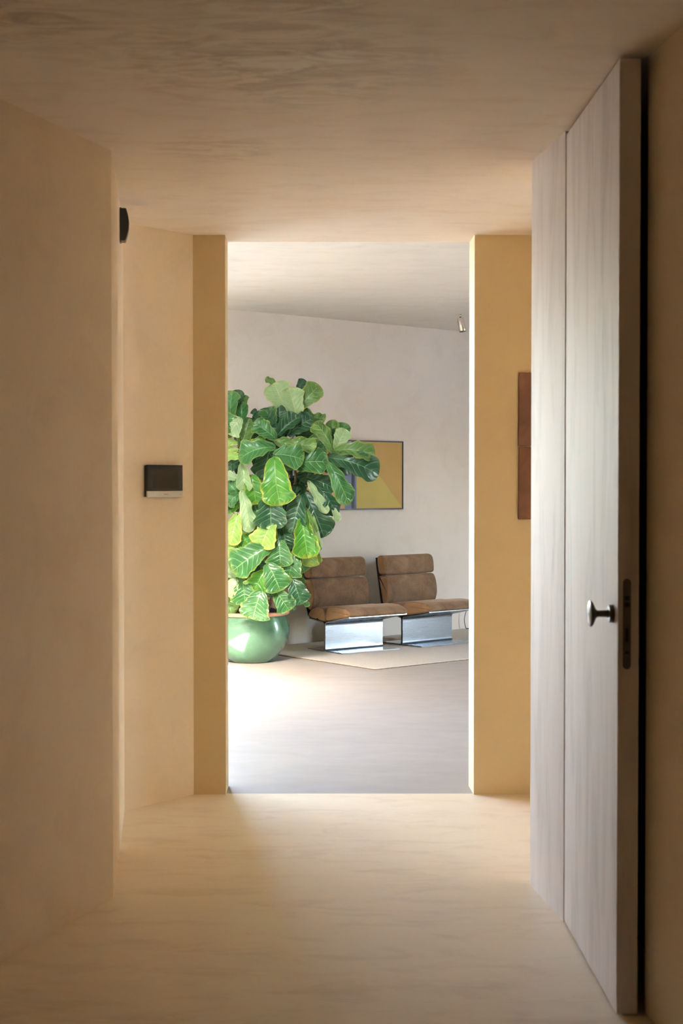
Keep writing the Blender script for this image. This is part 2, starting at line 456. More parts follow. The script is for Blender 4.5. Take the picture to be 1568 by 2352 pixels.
# right side of the hall: fixed panel, door pocket, long wall
YG = 3.715
pn = Vector((-dW.y, dW.x, 0)); pn = pn if pn.x > 0 else -pn
struct('wall_panel', prism([P0, (P1.x, P1.y), (P1.x + .22, P1.y), (P0.x + .22, P0.y)], 0.0, H1 + .02), M_PANEL,
       'narrow whitewashed wall strip beside the open door')
struct('wall_right', prism([(wr(YG), YG), (wr(YB), YB), (wr(YB) + .5, YB), (wr(YG) + .6, YG)], 0, H1 + .02), M_WALL,
       'plaster wall at the right edge behind the open door')
struct('wall_recess', prism([(P1.x + .20, P1.y), (P1.x + .20, YG - .1), (P1.x + .6, YG - .1), (P1.x + .6, P1.y)], 0, H1 + .02), M_DARKSTEEL)  # near-black colour stands in for the shade inside the door pocket
struct('wall_side', box(1.75, 1.95, P0.y - 1.4, YP + .02, 0, H1 + .02), M_WALL)
struct('wall_niche', prism([(P0.x + .20, P0.y), (1.8, P0.y), (1.8, P0.y - .2), (P0.x + .20, P0.y - .2)], 0, H1 + .02), M_WALL)
struct('trim_1', box(1.2, 1.8, YG - .1, P0.y - .1, 0, H1 + .02), M_WALL)

# far room
RT = 0.22
struct('wall_rear', prism([(XE, wb(XE)), (XR + .2, wb(XR + .2)), (XR + .2 - .15, wb(XR + .2) + .3), (XE - .0, wb(XE) + .3)], 0, H2 + .02), M_BACK,
       'grey beige plaster wall behind the two lounge chairs')
# ceiling with an unseen roof light added for the sun patch (opening outline)
SX0, SX1a, SX1b, SY0, SY1 = -1.12, -0.683, -0.784, 6.98, 8.4
yf = wb(XR) + .6
bm = bmesh.new()
Z0, Z1 = H2, H2 + .10
for poly in ([(XL - .2, YP), (XR + .2, YP), (XR + .2, SY0), (XL - .2, SY0)],
             [(XL - .2, SY0), (SX0, SY0), (SX0, SY1), (XL - .2, SY1)],
             [(SX1a, SY0), (XR + .2, SY0), (XR + .2, SY1), (SX1b, SY1)],
             [(XL - .2, SY1), (XR + .2, SY1), (XR + .2, yf), (XL - .2, yf)]):
    prism(poly, Z0, Z1, bm)
struct('ceiling_1', bm, M_CEIL2, 'pale plaster ceiling of the bright room')
def window(name, x0, x1, y0, y1, z0, z1, bars, along):
    """frame bars of an unglazed opening, standing in the wall line"""
    e = empty(name, ((x0 + x1) / 2, (y0 + y1) / 2, z0)); e['kind'] = 'structure'
    def b(a0, a1, c0, c1):
        if along == 'x': m = box(a0 - e.location.x, a1 - e.location.x, y0 - e.location.y, y1 - e.location.y, c0 - z0, c1 - z0)
        else: m = box(x0 - e.location.x, x1 - e.location.x, a0 - e.location.y, a1 - e.location.y, c0 - z0, c1 - z0)
        obj('frame_bar', m, M_WINFR, e)
    lo, hi = (x0, x1) if along == 'x' else (y0, y1)
    b(lo, hi, z0, z0 + .06); b(lo, hi, z1 - .06, z1)
    for k in range(bars + 1):
        c = lo + .03 + (hi - lo - .06) * k / bars
        b(c - .03, c + .03, z0 + .06, z1 - .06)
        if k < bars:
            a0 = c + .03; a1 = lo + .03 + (hi - lo - .06) * (k + 1) / bars - .03; ym = (y0 + y1) / 2; xm = (x0 + x1) / 2
            if along == 'x': m = box(a0 - e.location.x, a1 - e.location.x, ym - .004 - e.location.y, ym + .004 - e.location.y, .06, z1 - z0 - .06)
            else: m = box(xm - .004 - e.location.x, xm + .004 - e.location.x, a0 - e.location.y, a1 - e.location.y, .06, z1 - z0 - .06)
            obj('pane', m, M_GLASS, e)
# left: solid wall; rear left: wide glazing; right: wide glazing then solid
struct('wall_west', box(XL - .2, XL, YP, 11.8, 0, H2 + .02), M_BACK)
struct('wall_lintel', box(XL, XE, 11.6, 11.8, 2.72, H2 + .02), M_BACK)
window('window_1', XL, XE, 11.62, 11.68, 0.0, 2.72, 3, 'x')
struct('wall_east', prism([(XR, 10.95), (XR + .2, 10.95), (XR + .2, wb(XR) + .4), (XR, wb(XR) + .4)], 0, H2 + .02), M_BACK)
struct('wall_sill', box(XR, XR + .2, YP, 10.3, 0, H2 + .02), M_BACK)
struct('wall_head', box(XR, XR + .2, 10.3, 10.95, 2.2, H2 + .02), M_BACK)
window('window_2', XR + .04, XR + .10, 10.3, 10.95, 0.0, 2.2, 1, 'y')

# ------------------------------------------------------------------ door leaf
hx = Vector((P1.x + .002, P1.y - .012, 0)); ex = on_floor(1415, 2335); ex = Vector((ex.x, ex.y, 0))
dd = (ex - hx); DL = dd.length; dd.normalize()
rz = math.atan2(dd.y, dd.x)
door = empty('door_1', (hx.x, hx.y, 0.006), rz); door['kind'] = 'structure'
door['label'] = 'whitewashed full height door standing open against the right wall'
# local x runs from hinge to lock edge, local -y ... find which local side faces the hall (-X world)
ly = Vector((-dd.y, dd.x, 0)); side = -1 if ly.x > 0 else 1      # hall side is local y*side
TH = 0.055
y0, y1 = sorted((0.0, -side * TH))
HD = H1 - .012
obj('door_leaf', box(0, DL, y0, y1, 0, HD - .006, bevel=0.0015, seg=1), M_DOOR, door)
M_EDGE = simple('painted_edge', (0.40, 0.34, 0.26), 0.7, var=0.06)
# lock plate on the edge face: rounded strip
zc = 0.0
za = at_y(1436, 1540, 3.71).z; zb = at_y(1436, 1333, 3.71).z
bm = bmesh.new()
yc = (y0 + y1) / 2 + side * .004; r = 0.0105
pts = [(yc + r * math.cos(a), zb - r + r * math.sin(a)) for a in [math.pi * k / 8 for k in range(9)]] + \
      [(yc - r * math.cos(a), za + r - r * math.sin(a)) for a in [math.pi * k / 8 for k in range(9)]]
lp = obj('lock_plate', extrude_profile(pts, DL - .002, DL + .0015), M_LOCK, door)
h = zb - za
for (a, b_, wd) in ((.76, .81, .006), (.69, .74, .006), (.30, .46, .004), (.17, .20, .005)):
    obj('lock_slot', box(DL + .0015, DL + .0022, yc - wd, yc + wd, za + h * a, za + h * b_), M_HOLE, lp)
# knob
kz = at_y(1385, 1413, 3.77).z; kx = DL - .062
kn = obj('door_knob', lathe([(0.0, 0), (.0225, 0), (.0235, .002), (.0235, .010), (.022, .012), (.0105, .0125), (.0092, .018), (.0088, .040), (.012, .045),
        (.020, .049), (.030, .0535), (.0345, .0575), (.0350, .060), (.0335, .0625), (.022, .066), (0.0, .067)], 40, axis='y'), M_KNOB, door, True)
kn.location = (kx, y1 if side > 0 else y0, kz)
if side < 0: kn.scale = (1, -1, 1)
for k in range(3):   # hinges on the hidden edge
    obj('hinge', lathe([(.006, 0), (.006, .09)], 12, cap=True), M_LOCK, door).location = (-.004, -side * TH * .9, .25 + k * .95)

# ------------------------------------------------------------------ intercom screen, sensor, brown panels
dM = Vector((C3.x - C2.x, C3.y - C2.y, 0)).normalized(); nM = Vector((dM.y, -dM.x, 0))
a = on_plane(330, 1068, C2, nM); b = on_plane(411, 1142, C2, nM)
mw = (Vector((b.x, b.y)) - Vector((a.x, a.y))).length
zt = on_plane(370, 1068, C2, nM).z; zb_ = on_plane(370, 1142, C2, nM).z
ic = empty('intercom_monitor', (a.x, a.y, zb_), math.atan2(dM.y, dM.x))
tag(ic, 'black wall mounted intercom screen with a silver lower strip', 'intercom')
mh = zt - zb_
obj('housing', box(0.002, mw - .002, -.016, 0, .002, mh - .002, bevel=.002), M_BLACK, ic)
obj('bezel', box(0, mw, -.024, -.016, mh * .20, mh, bevel=.002), M_BLACK, ic)
obj('display', box(mw * .14, mw * .87, -.0246, -.0235, mh * .27, mh * .86), M_SCREEN, ic)
st = obj('lower_strip', box(0, mw, -.025, -.016, 0, mh * .195, bevel=.0015), M_SILVER, ic)
obj('mark', box(mw * .45, mw * .57, -.0256, -.0250, mh * .085, mh * .105), M_GREYMARK, st)
obj('indicator', box(mw * .91, mw * .925, -.0256, -.0250, mh * .08, mh * .10), M_GREYMARK, st)

dS = Vector((C2.x - C1.x, C2.y - C1.y, 0)).normalized(); nS = Vector((dS.y, -dS.x, 0))
sp = on_plane(275, 555, C1, nS); st_ = on_plane(275, 482, C1, nS)
sen = empty('motion_sensor', (sp.x, sp.y, sp.z), math.atan2(dS.y, dS.x))
tag(sen, 'small black curved motion sensor high on the left wall near the ceiling', 'sensor')
hh = st_.z - sp.z
prof = [(0, 0), (-.014, 0)] + [(-.014 - .023 * math.sin(math.pi * (0.12 + 0.72 * k / 10)) , hh * k / 10) for k in range(11)] + [(0, hh)]
obj('housing', extrude_profile(prof, -.032, .032, .003, 2), M_BLACK, sen, False)
obj('lens', extrude_profile([(-.012 - .0255 * math.sin(math.pi * (0.12 + 0.72 * k / 10)), hh * k / 10) for k in range(1, 5)] + [(-.02, hh * .38), (-.02, hh * .1)], -.022, .022, 0), M_SCREEN, sen)
obj('wall_bracket', box(-.022, .022, -.006, .0, -.004, hh + .004), M_BLACK, sen)

for nm, (yt, yb), lab in (('upper', (857, 1024.4), 'brown glazed square panel on the ochre pier, the upper of two'),
                          ('lower', (1026.8, 1192), 'brown glazed square panel on the ochre pier, the lower of two')):
    A = at_y(1189, yt, YP); B = at_y(1189, yb, YP)
    b_ = box(0, .335, -.018, 0, 0, A.z - B.z, bevel=.003)
    for v in b_.verts:
        v.co.z += .0022 * math.sin(v.co.x * 30 + (1 if nm == 'upper' else 4)); v.co.x += .0015 * math.sin(v.co.z * 25)
    o = obj('ceramic_panel', b_, M_TILE); o.location = (B.x, YP, B.z)
    tag(o, lab, 'wall panel', 'brown panels hung one above the other')

# ------------------------------------------------------------------ rug
rc = on_floor(861, 1539); rl = on_floor(679, 1512.2); ru = (Vector((rl.x - rc.x, rl.y - rc.y, 0))).normalized()
ru = Vector((-math.sin(math.radians(39.6)), math.cos(math.radians(39.6)), 0))
rv = Vector((ru.y, -ru.x, 0))
dist = (Vector((WB0.x, WB0.y, 0)) - Vector((rc.x, rc.y, 0))).dot(-nB) - .03
RL = 3.6; RTK = .011
rug = empty('rug', (rc.x, rc.y, 0), math.atan2(rv.y, rv.x))
tag(rug, 'cream woven rug under the two brown lounge chairs', 'rug')
bm = box(0, RL, 0, dist, 0, RTK, bevel=.003)
obj('rug_pile', bm, M_RUG, rug)
# binding thread along the visible edges, slightly uneven
random.seed(4)
for (p, q) in (((0, 0), (RL, 0)), ((0, 0), (0, dist))):
    n = 60; pts = []
    for k in range(n + 1):
        t = k / n
        pts.append((p[0] + (q[0] - p[0]) * t + random.uniform(-.002, .002), p[1] + (q[1] - p[1]) * t - .001 + random.uniform(-.002, .001), .003))
    obj('edge_binding', tube(pts, .0032, 6), M_RUGEDGE, rug)

# ------------------------------------------------------------------ lounge chairs
def rrect(pts, n=3, r=None):
    """round a closed polygon by a cyclic Catmull-Rom resample"""
    P = [Vector((p[0], p[1], 0)) for p in pts]; out = []; N = len(P)
    for i in range(N):
        p0, p1, p2, p3 = P[i - 1], P[i], P[(i + 1) % N], P[(i + 2) % N]
        for k in range(n):
            t = k / n
            q = 0.5 * ((2 * p1) + (p2 - p0) * t + (2 * p0 - 5 * p1 + 4 * p2 - p3) * t * t + (3 * p1 - p0 - 3 * p2 + p3) * t ** 3)
            out.append((q.x, q.y))
    return out
def thick(path, t):
    """open 2-D path -> closed strip of thickness t"""
    P = [Vector((a, b)) for a, b in path]; L = []; R = []
    for i, p in enumerate(P):
        d = (P[min(i + 1, len(P) - 1)] - P[max(i - 1, 0)]).normalized(); n = Vector((-d.y, d.x)) * t / 2
        L.append(p + n); R.append(p - n)
    return [(v.x, v.y) for v in L + R[::-1]]
def fillet(a, c, b, r, n=6):
    a, c, b = Vector(a), Vector(c), Vector(b)
    u = (a - c).normalized(); v = (b - c).normalized(); ang = u.angle(v); t = r / math.tan(ang / 2)
    p, q = c + u * t, c + v * t
    return [tuple((p * (1 - k / n) ** 2 + c * 2 * (k / n) * (1 - k / n) + q * (k / n) ** 2)) for k in range(n + 1)]
W2 = .30
def make_chair(label):
    # local: x width, y: minus = front
    c = empty('lounge_chair', (0, 0, 0)); tag(c, label, 'chair', 'brown suede lounge chairs on the rug')
    TP = .009
    zt = .238
    # front channel (two flanges and a web in one bent sheet), then the rear one
    fr = [(-.335, .305), ] + fillet((-.335, .305), (-.006, zt), (-.006, .06), .03) + fillet((-.006, .12), (-.006, .006), (-.245, .006), .028) + [(-.245, .006)]
    re = [(.225, .262), ] + fillet((.225, .262), (.006, zt), (.006, .06), .03) + fillet((.006, .12), (.006, .006), (.24, .006), .028) + [(.24, .006)]
    obj('front_channel', extrude_profile(thick(fr, TP), -W2, W2, 0), M_STEEL, c)
    obj('rear_channel', extrude_profile(thick(re, TP), -W2, W2, 0), M_STEEL, c)
    obj('back_shell', extrude_profile(thick([(.20, .262), (.243, .285), (.262, .33), (.285, .44), (.308, .56), (.333, .70), (.335, .74)], .010), -W2 + .004, W2 - .004, 0), M_DARKSTEEL, c)
    def cushion(name, pts, w=W2, bev=.022, n=4):
        o = obj(name, extrude_profile(rrect(pts, n), -w, w, bev, 4), M_SUEDE, c, True)
        o.data.materials.append(M_SUEDE2)      # end faces get a lighter, more orange suede colour
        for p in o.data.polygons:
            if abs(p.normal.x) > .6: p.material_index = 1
        return o
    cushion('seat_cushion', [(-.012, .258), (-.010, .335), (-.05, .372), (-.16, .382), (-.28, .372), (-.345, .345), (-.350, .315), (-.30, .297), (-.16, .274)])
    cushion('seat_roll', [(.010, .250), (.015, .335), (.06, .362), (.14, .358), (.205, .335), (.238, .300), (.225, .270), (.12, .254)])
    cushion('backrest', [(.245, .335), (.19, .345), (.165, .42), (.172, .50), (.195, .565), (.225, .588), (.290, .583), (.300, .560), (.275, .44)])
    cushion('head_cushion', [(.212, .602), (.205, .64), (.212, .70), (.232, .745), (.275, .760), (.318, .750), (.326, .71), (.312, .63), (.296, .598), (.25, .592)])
    for s in (-1, 1):
        obj('bolt', lathe([(.008, 0), (.008, .006), (0.0001, .007)], 12, axis='x', cap=False), M_DARKSTEEL, c).location = (s * (W2 - .001) - (0 if s > 0 else .006), .10, .262)
    return c
def copy_tree(o, parent=None):
    c = o.copy(); COL.objects.link(c); c.parent = parent
    for ch in list(o.children): copy_tree(ch, c)
    return c
def put_chair(c, px, d, deg):
    th = math.radians(deg)
    wx = (px - 784) / F * d
    c.location = (wx + W2 * math.cos(th), d + W2 * math.sin(th), RTK); c.rotation_euler = (0, 0, th)
chA = make_chair('brown suede lounge chair on a steel base, beside the potted fig')
chB = copy_tree(chA); chB['label'] = 'brown suede lounge chair on a steel base, farther right, partly behind the pier'
put_chair(chA, 745.3, 11.72, 36.5)
put_chair(chB, 922.9, 12.2, 41.0)

# ------------------------------------------------------------------ painting
pw0 = Vector((WB0.x, WB0.y, 0))
tl = on_plane(666, 1004.5, pw0, nB); br = on_plane(920, 1169.5, pw0, nB); tr_ = on_plane(920, 1014, pw0, nB)
PW = (Vector((br.x, br.y, 0)) - Vector((tl.x, tl.y, 0))).length; PH = tr_.z - br.z
art = empty('painting', (tl.x + nB.x * .0, tl.y + nB.y * .0, br.z), math.atan2(dB.y, dB.x))
tag(art, 'wide abstract painting in ochre yellow with a blue centre stripe, half behind the fig', 'painting')
fw = .012
fo = bmesh.new()
for (x0, x1, z0, z1) in ((0, PW, 0, fw), (0, PW, PH - fw, PH), (0, fw, fw, PH - fw), (PW - fw, PW, fw, PH - fw)):
    box(x0, x1, -.038, -.002, z0, z1, fo)
obj('frame', fo, M_FRAME, art)
def flat(name, col, pts, d, rough=0.6):
    m = simple('paint_' + name, col, rough, var=.035, scale=8)
    o = bmesh.new()
    a = [o.verts.new((p[0], -.032 - d, p[1])) for p in pts]; b = [o.verts.new((p[0], -.026, p[1])) for p in pts]
    o.faces.new(a); o.faces.new(b[::-1])
    for i in range(len(pts)): o.faces.new((a[i], b[i], b[(i + 1) % len(pts)], a[(i + 1) % len(pts)]))
    bmesh.ops.recalc_face_normals(o, faces=o.faces)
    return obj(name, o, m, art)
def fx(px):   # fraction along the painting for a pixel column at mid height
    p = on_plane(px, 1090, pw0, nB); return (Vector((p.x, p.y, 0)) - Vector((tl.x, tl.y, 0))).length
obj('canvas', box(fw, PW - fw, -.027, -.004, fw, PH - fw), M_FRAME, art)
a0, a1, a2, a3, a4 = fx(786), fx(801.5), fx(806.5), fx(809), fx(813)
z0, z1 = fw, PH - fw
xr = PW - fw
flat('gold_field', (0.36, 0.215, 0.045), [(a4, z0), (xr, z0), (xr, z1), (a4, z1)], 0)
flat('yellow_triangle', (0.38, 0.29, 0.05), [(a4, z0), (xr - .005, z0 + .01), (fx(869), z0 + (z1 - z0) * .46), (a4, z0 + (z1 - z0) * .85)], .0006)
flat('tan_field', (0.42, 0.235, 0.10), [(fw, z0), (a0, z0), (a0, z1), (fw, z1)], 0)
flat('peach_triangle', (0.48, 0.285, 0.14), [(fw, z0), (a0, z0), (a0, z1 * .45)], .0006)
flat('blue_stripe', (0.13, 0.16, 0.26), [(a0, z0), (a1, z0), (a1, z1), (a0, z1)], .0003)
flat('black_stripe', (0.025, 0.022, 0.03), [(a1, z0), (a2, z0), (a2, z1), (a1, z1)], .0006)
flat('navy_stripe', (0.05, 0.055, 0.09), [(a2, z0), (a3, z0), (a3, z1), (a2, z1)], .0003)
flat('slate_stripe', (0.10, 0.14, 0.22), [(a3, z0), (a4, z0), (a4, z1), (a3, z1)], .0006)

# ------------------------------------------------------------------ ceiling spotlight
cp = ray(1057, 722); tt = (H2 - CH) / cp.z
sp_ = Vector((cp.x * tt, cp.y * tt, H2))
sc = 12.2 / F
spot = empty('spotlight', sp_)
tag(spot, 'small brushed metal spotlight hanging from the far ceiling', 'light')
obj('mount', lathe([(0.0, 0), (.012, 0), (.012, -.004), (.006, -.006), (.004, -.022), (0, -.022)], 16), M_NICKEL, spot, True)
obj('swivel', lathe([(0.0001, -.018), (.007, -.020), (.010, -.027), (.008, -.036), (.0001, -.038)], 16), M_DARKSTEEL, spot, True)
bd = obj('lamp_body', lathe([(0.0001, 0), (.028, 0), (.0305, -.003), (.0305, -.115), (.029, -.117), (.026, -.117), (.026, -.10), (0.0001, -.10)], 32), M_NICKEL, spot, True)
bd.location = (0.0, 0, -.034); bd.rotation_euler = (math.radians(-8), math.radians(-9), 0)

# ------------------------------------------------------------------ cable behind the right-hand chair
cw = Vector((WB0.x, WB0.y, 0)) + nB * .06
cb = [on_plane(px, py, cw, nB) for px, py in ((1096, 1392), (1082, 1394), (1071, 1403), (1066.5, 1419), (1067, 1432), (1070, 1443))]
last = cb[-1]; cb += [Vector((last.x + .02, last.y - .02, .018)), Vector((last.x + .12, last.y + .02, .0165)), Vector((last.x + .5, last.y + .35, .0165))]
ca = obj('cable', tube(spline(cb, 6), .0035, 8), M_CABLE, None, True)
tag(ca, 'thin black cable looping down to the rug at the far right', 'cable')

# ------------------------------------------------------------------ pot
PC = Vector((-.715, 11.20, 0))
pot = empty('plant_pot', PC); tag(pot, 'large round green glazed pot with a terracotta rim', 'pot')
body = lathe([(0.0001, .0), (.165, .0), (.178, .006), (.215, .045), (.255, .10), (.290, .165), (.307, .23), (.306, .285), (.296, .33), (.284, .362), (.280, .372),
              (.262, .372), (.262, .30), (0.0001, .30)], 72)
obj('pot_body', body, M_GLAZE, pot, True)
obj('rim', lathe([(.280, .368), (.296, .372), (.304, .382), (.303, .392), (.295, .398), (.268, .398), (.260, .392), (.260, .36)], 72), M_TERRA, pot, True)
so_ = bmesh.new(); bmesh.ops.create_grid(so_, x_segments=40, y_segments=40, size=.262)
for v in list(so_.verts):
    r = math.hypot(v.co.x, v.co.y)
    if r > .2615: so_.verts.remove(v); continue
    v.co.z = .375 + .055 * (1 - (r / .262) ** 2) + .012 * noise.noise(Vector((v.co.x * 30, v.co.y * 30, 0))) + .01 * noise.noise(Vector((v.co.x * 80, v.co.y * 80, 3)))
tag(obj('soil', so_, M_SOIL, pot, True), kind='stuff')

# ------------------------------------------------------------------ fiddle leaf fig
random.seed(21)
YT = 11.17
plant = empty('fiddle_leaf_fig', (PC.x, PC.y, .40))
tag(plant, 'tall fiddle leaf fig with large green leaves growing in the green pot', 'plant')
inv = Vector((PC.x, PC.y, .40))
def leaf_mesh(seed, cup, bend, wave, mat):
    rnd = random.Random(seed); bm = bmesh.new(); uvl = bm.loops.layers.uv.new('UVMap')
    NV, NU = 14, 8
    ts = [0, .07, .15, .24, .34, .44, .54, .64, .74, .83, .90, .955, .99]
    keys = [(0, .05), (.05, .34), (.14, .56), (.28, .68), (.42, .74), (.55, .87), (.68, .98), (.78, 1.03), (1, 1.0)]
    def wf(t):
        for (a, x), (b, y) in zip(keys, keys[1:]):
            if t <= b:
                s = (t - a) / (b - a); s = s * s * (3 - 2 * s); return x + (y - x) * s
        return keys[-1][1]
    def wf2(t):
        v = wf(t)
        if t > .74: v *= math.sqrt(max(.012, 1 - ((t - .74) / .262) ** 2.3))
        return v
    ph = [rnd.uniform(0, 6.28) for _ in range(6)]
    rows = []
    ts = [0, .04, .10, .18, .27, .36, .45, .54, .63, .71, .78, .84, .895, .94, .975, 1]; NV = len(ts) - 1
    for t in ts:
        row = []
        for j in range(NU + 1):
            u = -1 + 2 * j / NU
            sgn = 0 if u >= 0 else 1
            lob = 1 + .06 * math.sin(t * 13 + ph[sgn]) + .04 * math.sin(t * 27 + ph[2 + sgn])
            x = .5 * wf2(t) * u * lob
            y = t
            if t < .1: y -= .03 * abs(u)
            z = bend * 4 * t * (1 - t) + cup * abs(u) ** 1.4 * wf2(t) * .5
            z += 1.5 * wave * u * u * math.sin(t * 17 + ph[4 + sgn]) * (.4 + .6 * t)
            z += .012 * math.sin((t - .25 * abs(u)) * 41)  * (1 - abs(u) * .4) * min(1, abs(u) * 4)
            row.append(bm.verts.new((x, y, z)))
        rows.append(row)
    for i in range(NV):
        for j in range(NU):
            f = bm.faces.new((rows[i][j], rows[i][j + 1], rows[i + 1][j + 1], rows[i + 1][j]))
            f.smooth = True
            for lp_, (a, b) in zip(f.loops, ((i, j), (i, j + 1), (i + 1, j + 1), (i + 1, j))):
                lp_[uvl].uv = (-1 + 2 * b / NU, ts[a])
    me = bpy.data.meshes.new('leaf'); bm.to_mesh(me); bm.free(); me.materials.append(mat)
    return me
cache = {}
SH = [(.12, .13, .06), (.26, .10, .05), (-.10, .20, .08), (.42, .14, .04), (.08, -.07, .09), (.20, .24, .07)]
def get_leaf(v, m):
    if (v, m) not in cache: cache[(v, m)] = leaf_mesh(100 + v, *SH[v], LM[m])
    return cache[(v, m)]
stems = []
def stem(pts, r0, r1):
    P = [at_y(px, py, YT - d) - inv for px, py, d in pts]
    P = spline(P, 5)
    stems.append([P, [r0 + (r1 - r0) * k / (len(P) - 1) for k in range(len(P))], []])
stem([(556, 1412, .05), (558, 1300, .0), (556, 1180, .02), (551, 1100, .05), (548, 1040, .02), (542, 985, 0), (536, 930, 0)], .014, .007)
stem([(600, 1412, .05), (612, 1310, .05), (617, 1262, .05), (640, 1190, 0), (666, 1140, 0), (679, 1090, 0), (655, 1030, .02), (634, 985, .02), (642, 940, 0), (655, 890, 0)], .017, .006)
stem([(612, 1412, 0), (650, 1290, -.08), (684, 1180, -.05), (698, 1110, 0), (728, 1065, .05), (758, 1040, .1), (770, 1010, .1), (774, 985, .1)], .014, .006)
stem([(520, 1412, -.05), (470, 1250, -.1), (470, 1100, 0), (500, 1000, 0), (520, 930, 0)], .014, .006)
stem([(560, 1412, -.1), (600, 1250, -.15), (590, 1100, -.15), (610, 1010, -.1), (628, 960, -.1)], .014, .006)
nleaf = 0
def add_leaf(bx, by, tx, ty, wpx, m, d=0.15, tilt=0.0, up=0.35, side=0.0, under=False, v=None):
    """base pixel, tip pixel, width in pixels; d = distance in front of the stems; tilt: tip this much nearer to the viewer"""
    global nleaf
    rnd = random
    B = at_y(bx, by, YT - d) - inv; T = at_y(tx, ty, YT - d - tilt) - inv
    L = (T - B).length; Wd = 1.1 * wpx / F * (YT - d)
    y = (T - B).normalized()
    nn = Vector((side + rnd.uniform(-.18, .18), -1, up + rnd.uniform(-.12, .12)))
    nn = (nn - y * nn.dot(y)).normalized()
    fac = abs(nn.y); Wd = Wd / max(.55, fac)
    if under: nn = -nn
    x = y.cross(nn).normalized()
    vv = rnd.randrange(6) if v is None else v
    o = bpy.data.objects.new('leaf', get_leaf(vv, m)); COL.objects.link(o); o.parent = plant
    o.matrix_local = Matrix(((x.x * Wd, y.x * L, nn.x * L, B.x), (x.y * Wd, y.y * L, nn.y * L, B.y), (x.z * Wd, y.z * L, nn.z * L, B.z), (0, 0, 0, 1)))
    nleaf += 1
    # stalk back to the nearest stem point a bit below the leaf base
    best = None
    for si, (P, R, Q) in enumerate(stems):
        for k, p in enumerate(P):
            q = (p - B); c = q.length + (0.6 * max(0, p.z - B.z))
            if best is None or c < best[0]: best = (c, si, p)
    p = best[2]; m_ = (p + B) / 2 + Vector((0, 0, -.03))
    stems[best[1]][2].append((p, m_, B, B + y * L * .06 ))
def LA(bx, by, tx, ty, wz, m, d=.15, **k):
    add_leaf(500 + bx / 3.92, 840 + by / 3.92, 500 + tx / 3.92, 840 + ty / 3.92, wz / 3.92, m, d, **k)
def LB(bx, by, tx, ty, wz, m, d=.2, **k):
    s = 5.2267
    add_leaf(500 + bx / s, 1180 + by / s, 500 + tx / s, 1180 + ty / s, wz / s, m, d, **k)
# crown, zoomed coordinates of the photograph's upper crop
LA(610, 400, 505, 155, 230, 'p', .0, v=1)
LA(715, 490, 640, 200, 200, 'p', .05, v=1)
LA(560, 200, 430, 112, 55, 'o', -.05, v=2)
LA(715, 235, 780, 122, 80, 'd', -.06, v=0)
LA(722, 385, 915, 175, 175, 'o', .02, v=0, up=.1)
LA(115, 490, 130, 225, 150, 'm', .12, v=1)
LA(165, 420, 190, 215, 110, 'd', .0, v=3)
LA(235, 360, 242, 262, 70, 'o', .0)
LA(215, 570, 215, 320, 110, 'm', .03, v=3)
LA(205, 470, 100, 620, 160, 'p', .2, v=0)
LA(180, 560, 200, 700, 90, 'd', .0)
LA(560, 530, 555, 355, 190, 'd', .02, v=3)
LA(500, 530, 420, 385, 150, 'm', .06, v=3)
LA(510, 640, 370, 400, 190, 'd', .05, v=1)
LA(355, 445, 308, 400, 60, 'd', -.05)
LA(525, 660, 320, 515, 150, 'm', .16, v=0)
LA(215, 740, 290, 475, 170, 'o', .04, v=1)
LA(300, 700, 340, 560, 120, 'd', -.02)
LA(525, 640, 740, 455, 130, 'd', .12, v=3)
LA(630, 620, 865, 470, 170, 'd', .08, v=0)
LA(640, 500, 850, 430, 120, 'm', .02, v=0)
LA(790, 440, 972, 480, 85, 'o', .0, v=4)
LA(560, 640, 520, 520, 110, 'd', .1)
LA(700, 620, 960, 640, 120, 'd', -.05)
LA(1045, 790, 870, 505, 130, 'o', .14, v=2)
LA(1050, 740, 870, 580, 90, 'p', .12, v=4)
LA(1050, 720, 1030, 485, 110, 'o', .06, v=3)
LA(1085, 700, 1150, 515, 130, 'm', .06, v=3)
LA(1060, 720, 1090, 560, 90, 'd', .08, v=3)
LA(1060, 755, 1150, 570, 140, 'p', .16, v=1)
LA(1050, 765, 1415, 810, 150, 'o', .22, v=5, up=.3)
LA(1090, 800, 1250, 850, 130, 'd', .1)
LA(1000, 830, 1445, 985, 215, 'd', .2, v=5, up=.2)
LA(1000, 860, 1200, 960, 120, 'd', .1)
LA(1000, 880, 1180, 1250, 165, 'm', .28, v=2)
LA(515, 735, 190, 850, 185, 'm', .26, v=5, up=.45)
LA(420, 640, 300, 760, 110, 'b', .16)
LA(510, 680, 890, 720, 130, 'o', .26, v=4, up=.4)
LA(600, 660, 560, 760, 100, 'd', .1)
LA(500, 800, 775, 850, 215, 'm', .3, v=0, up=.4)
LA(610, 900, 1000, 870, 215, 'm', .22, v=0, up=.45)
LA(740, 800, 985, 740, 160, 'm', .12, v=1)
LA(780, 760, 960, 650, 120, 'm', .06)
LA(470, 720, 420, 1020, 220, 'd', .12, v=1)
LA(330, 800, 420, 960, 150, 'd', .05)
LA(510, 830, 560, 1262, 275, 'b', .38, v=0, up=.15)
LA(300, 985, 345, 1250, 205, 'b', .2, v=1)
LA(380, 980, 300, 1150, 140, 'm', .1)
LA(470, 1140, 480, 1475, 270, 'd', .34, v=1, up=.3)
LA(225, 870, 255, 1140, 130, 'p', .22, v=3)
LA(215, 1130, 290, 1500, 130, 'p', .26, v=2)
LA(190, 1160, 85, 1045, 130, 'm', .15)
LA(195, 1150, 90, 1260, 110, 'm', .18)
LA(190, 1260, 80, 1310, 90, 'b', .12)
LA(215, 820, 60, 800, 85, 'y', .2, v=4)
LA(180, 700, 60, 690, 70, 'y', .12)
LA(190, 760, 60, 745, 60, 'y', .1)
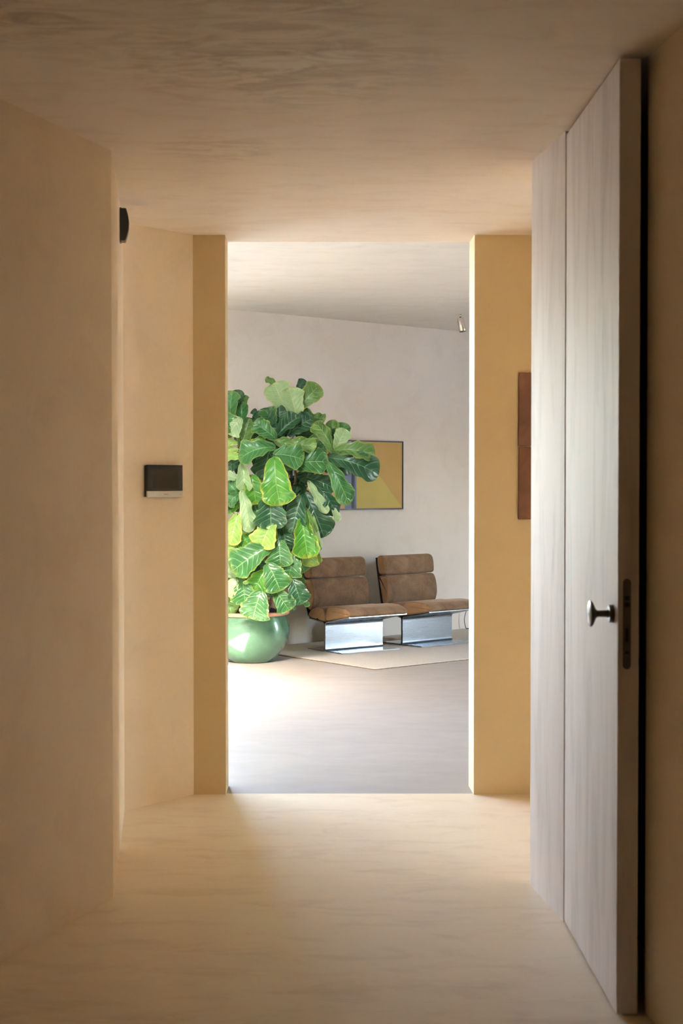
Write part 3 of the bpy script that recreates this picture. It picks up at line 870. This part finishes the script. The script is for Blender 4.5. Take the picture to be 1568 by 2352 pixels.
LA(190, 860, 70, 930, 120, 'd', .1)
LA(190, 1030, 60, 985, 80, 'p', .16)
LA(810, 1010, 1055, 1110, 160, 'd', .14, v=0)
LA(960, 900, 1010, 950, 70, 'd', .1)
LA(815, 1040, 985, 1330, 90, 'p', .26, v=4)
LA(890, 1080, 1070, 1345, 140, 'd', .18, v=2)
LA(1030, 1270, 1085, 1402, 65, 'p', .2)
LA(690, 1195, 845, 1205, 90, 'm', .1, v=4)
LA(700, 1160, 725, 1068, 70, 'd', .0)
LA(790, 1150, 955, 1545, 235, 'd', .18, v=0)
LA(750, 1190, 670, 1510, 225, 'd', .28, v=1)
LA(790, 1280, 880, 1560, 80, 'o', .3, v=3)
LA(800, 1330, 770, 1560, 160, 'm', .26, v=1)
LA(560, 1150, 660, 1290, 130, 'd', .05)
LA(640, 1050, 600, 1200, 130, 'd', -.05)
LA(330, 1250, 370, 1420, 150, 'm', .1)
# lower crown
LB(240, 0, 150, 375, 220, 'y', .28, v=1)
LB(655, 90, 520, 412, 300, 'y', .34, v=1, up=.2)
LB(430, 270, 210, 345, 170, 'b', .24, v=4)
LB(430, 60, 300, 240, 130, 'p', .16)
LB(720, 180, 640, 380, 120, 'y', .26, v=1)
LB(610, 395, 175, 690, 340, 'm', .34, v=1, up=.5)
LB(330, 330, 230, 560, 200, 'm', .2)
LB(760, 130, 830, 445, 210, 'd', .24, v=3)
LB(1010, 60, 1080, 535, 300, 'b', .32, v=1)
LB(1140, 20, 1215, 445, 80, 'p', .3, v=3)
LB(1160, 250, 1215, 445, 90, 'd', .2)
LB(740, 320, 755, 640, 300, 'm', .32, v=1, up=.3)
LB(940, 470, 850, 760, 265, 'm', .3, v=0, up=.4)
LB(900, 380, 1010, 560, 170, 'd', .14)
LB(1120, 400, 1110, 640, 190, 'y', .18, v=0)
LB(1180, 440, 1215, 600, 80, 'y', .16)
LB(600, 600, 750, 930, 310, 'm', .36, v=0, up=.4)
LB(560, 690, 420, 955, 270, 'b', .3, v=1)
LB(300, 800, 330, 1095, 290, 'm', .3, v=1, up=.45)
LB(520, 930, 420, 1270, 350, 'm', .40, v=0, up=.6)
LB(690, 920, 860, 1165, 240, 'm', .32, v=1)
LB(890, 770, 1000, 1090, 250, 'd', .3, v=0)
LB(1020, 1000, 1088, 1115, 70, 'm', .26)
LB(860, 980, 890, 1175, 110, 'd', .2)
LB(900, 770, 1040, 860, 110, 'o', .16)
LB(960, 760, 870, 765, 50, 'd', .2)
LB(230, 790, 100, 980, 200, 'p', .3)
LB(170, 560, 200, 770, 160, 'p', .24)
LB(215, 370, 95, 520, 150, 'y', .26)
LB(150, 540, 90, 720, 120, 'b', .18)
LB(230, 960, 160, 1040, 70, 'y', .2)
LB(480, 560, 560, 760, 200, 'd', .1)
LB(700, 620, 640, 800, 160, 'd', .08)
LB(640, 820, 560, 980, 170, 'd', .12)
for q in ((560, 640, 420, 760, 150, 'd', .1), (700, 860, 560, 960, 150, 'd', .12), (840, 880, 800, 1060, 150, 'd', .06), (420, 1050, 560, 1120, 130, 'd', .08),
          (620, 1250, 700, 1420, 150, 'd', .1), (880, 720, 900, 860, 120, 'd', .05), (380, 1320, 300, 1480, 140, 'm', .1)):
    LA(*q)
# leaves filling the crown behind and on the side hidden by the wall
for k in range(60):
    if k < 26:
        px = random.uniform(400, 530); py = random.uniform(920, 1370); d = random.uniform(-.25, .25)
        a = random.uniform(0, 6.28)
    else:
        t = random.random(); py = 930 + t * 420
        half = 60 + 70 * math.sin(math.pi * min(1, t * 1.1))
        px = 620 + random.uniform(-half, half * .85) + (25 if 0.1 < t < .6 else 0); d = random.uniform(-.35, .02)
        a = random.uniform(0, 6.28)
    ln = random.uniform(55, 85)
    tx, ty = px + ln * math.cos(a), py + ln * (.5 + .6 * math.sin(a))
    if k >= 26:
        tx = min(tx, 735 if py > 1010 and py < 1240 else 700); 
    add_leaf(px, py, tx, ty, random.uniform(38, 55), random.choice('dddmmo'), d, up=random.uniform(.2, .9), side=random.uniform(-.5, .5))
for P, R, Q in stems:
    bm = tube(P, R, 8)
    for q in Q: tube(spline(q, 3), .0032, 5, bm)
    obj('stem', bm, M_BARK, plant, True)
print('leaves', nleaf)
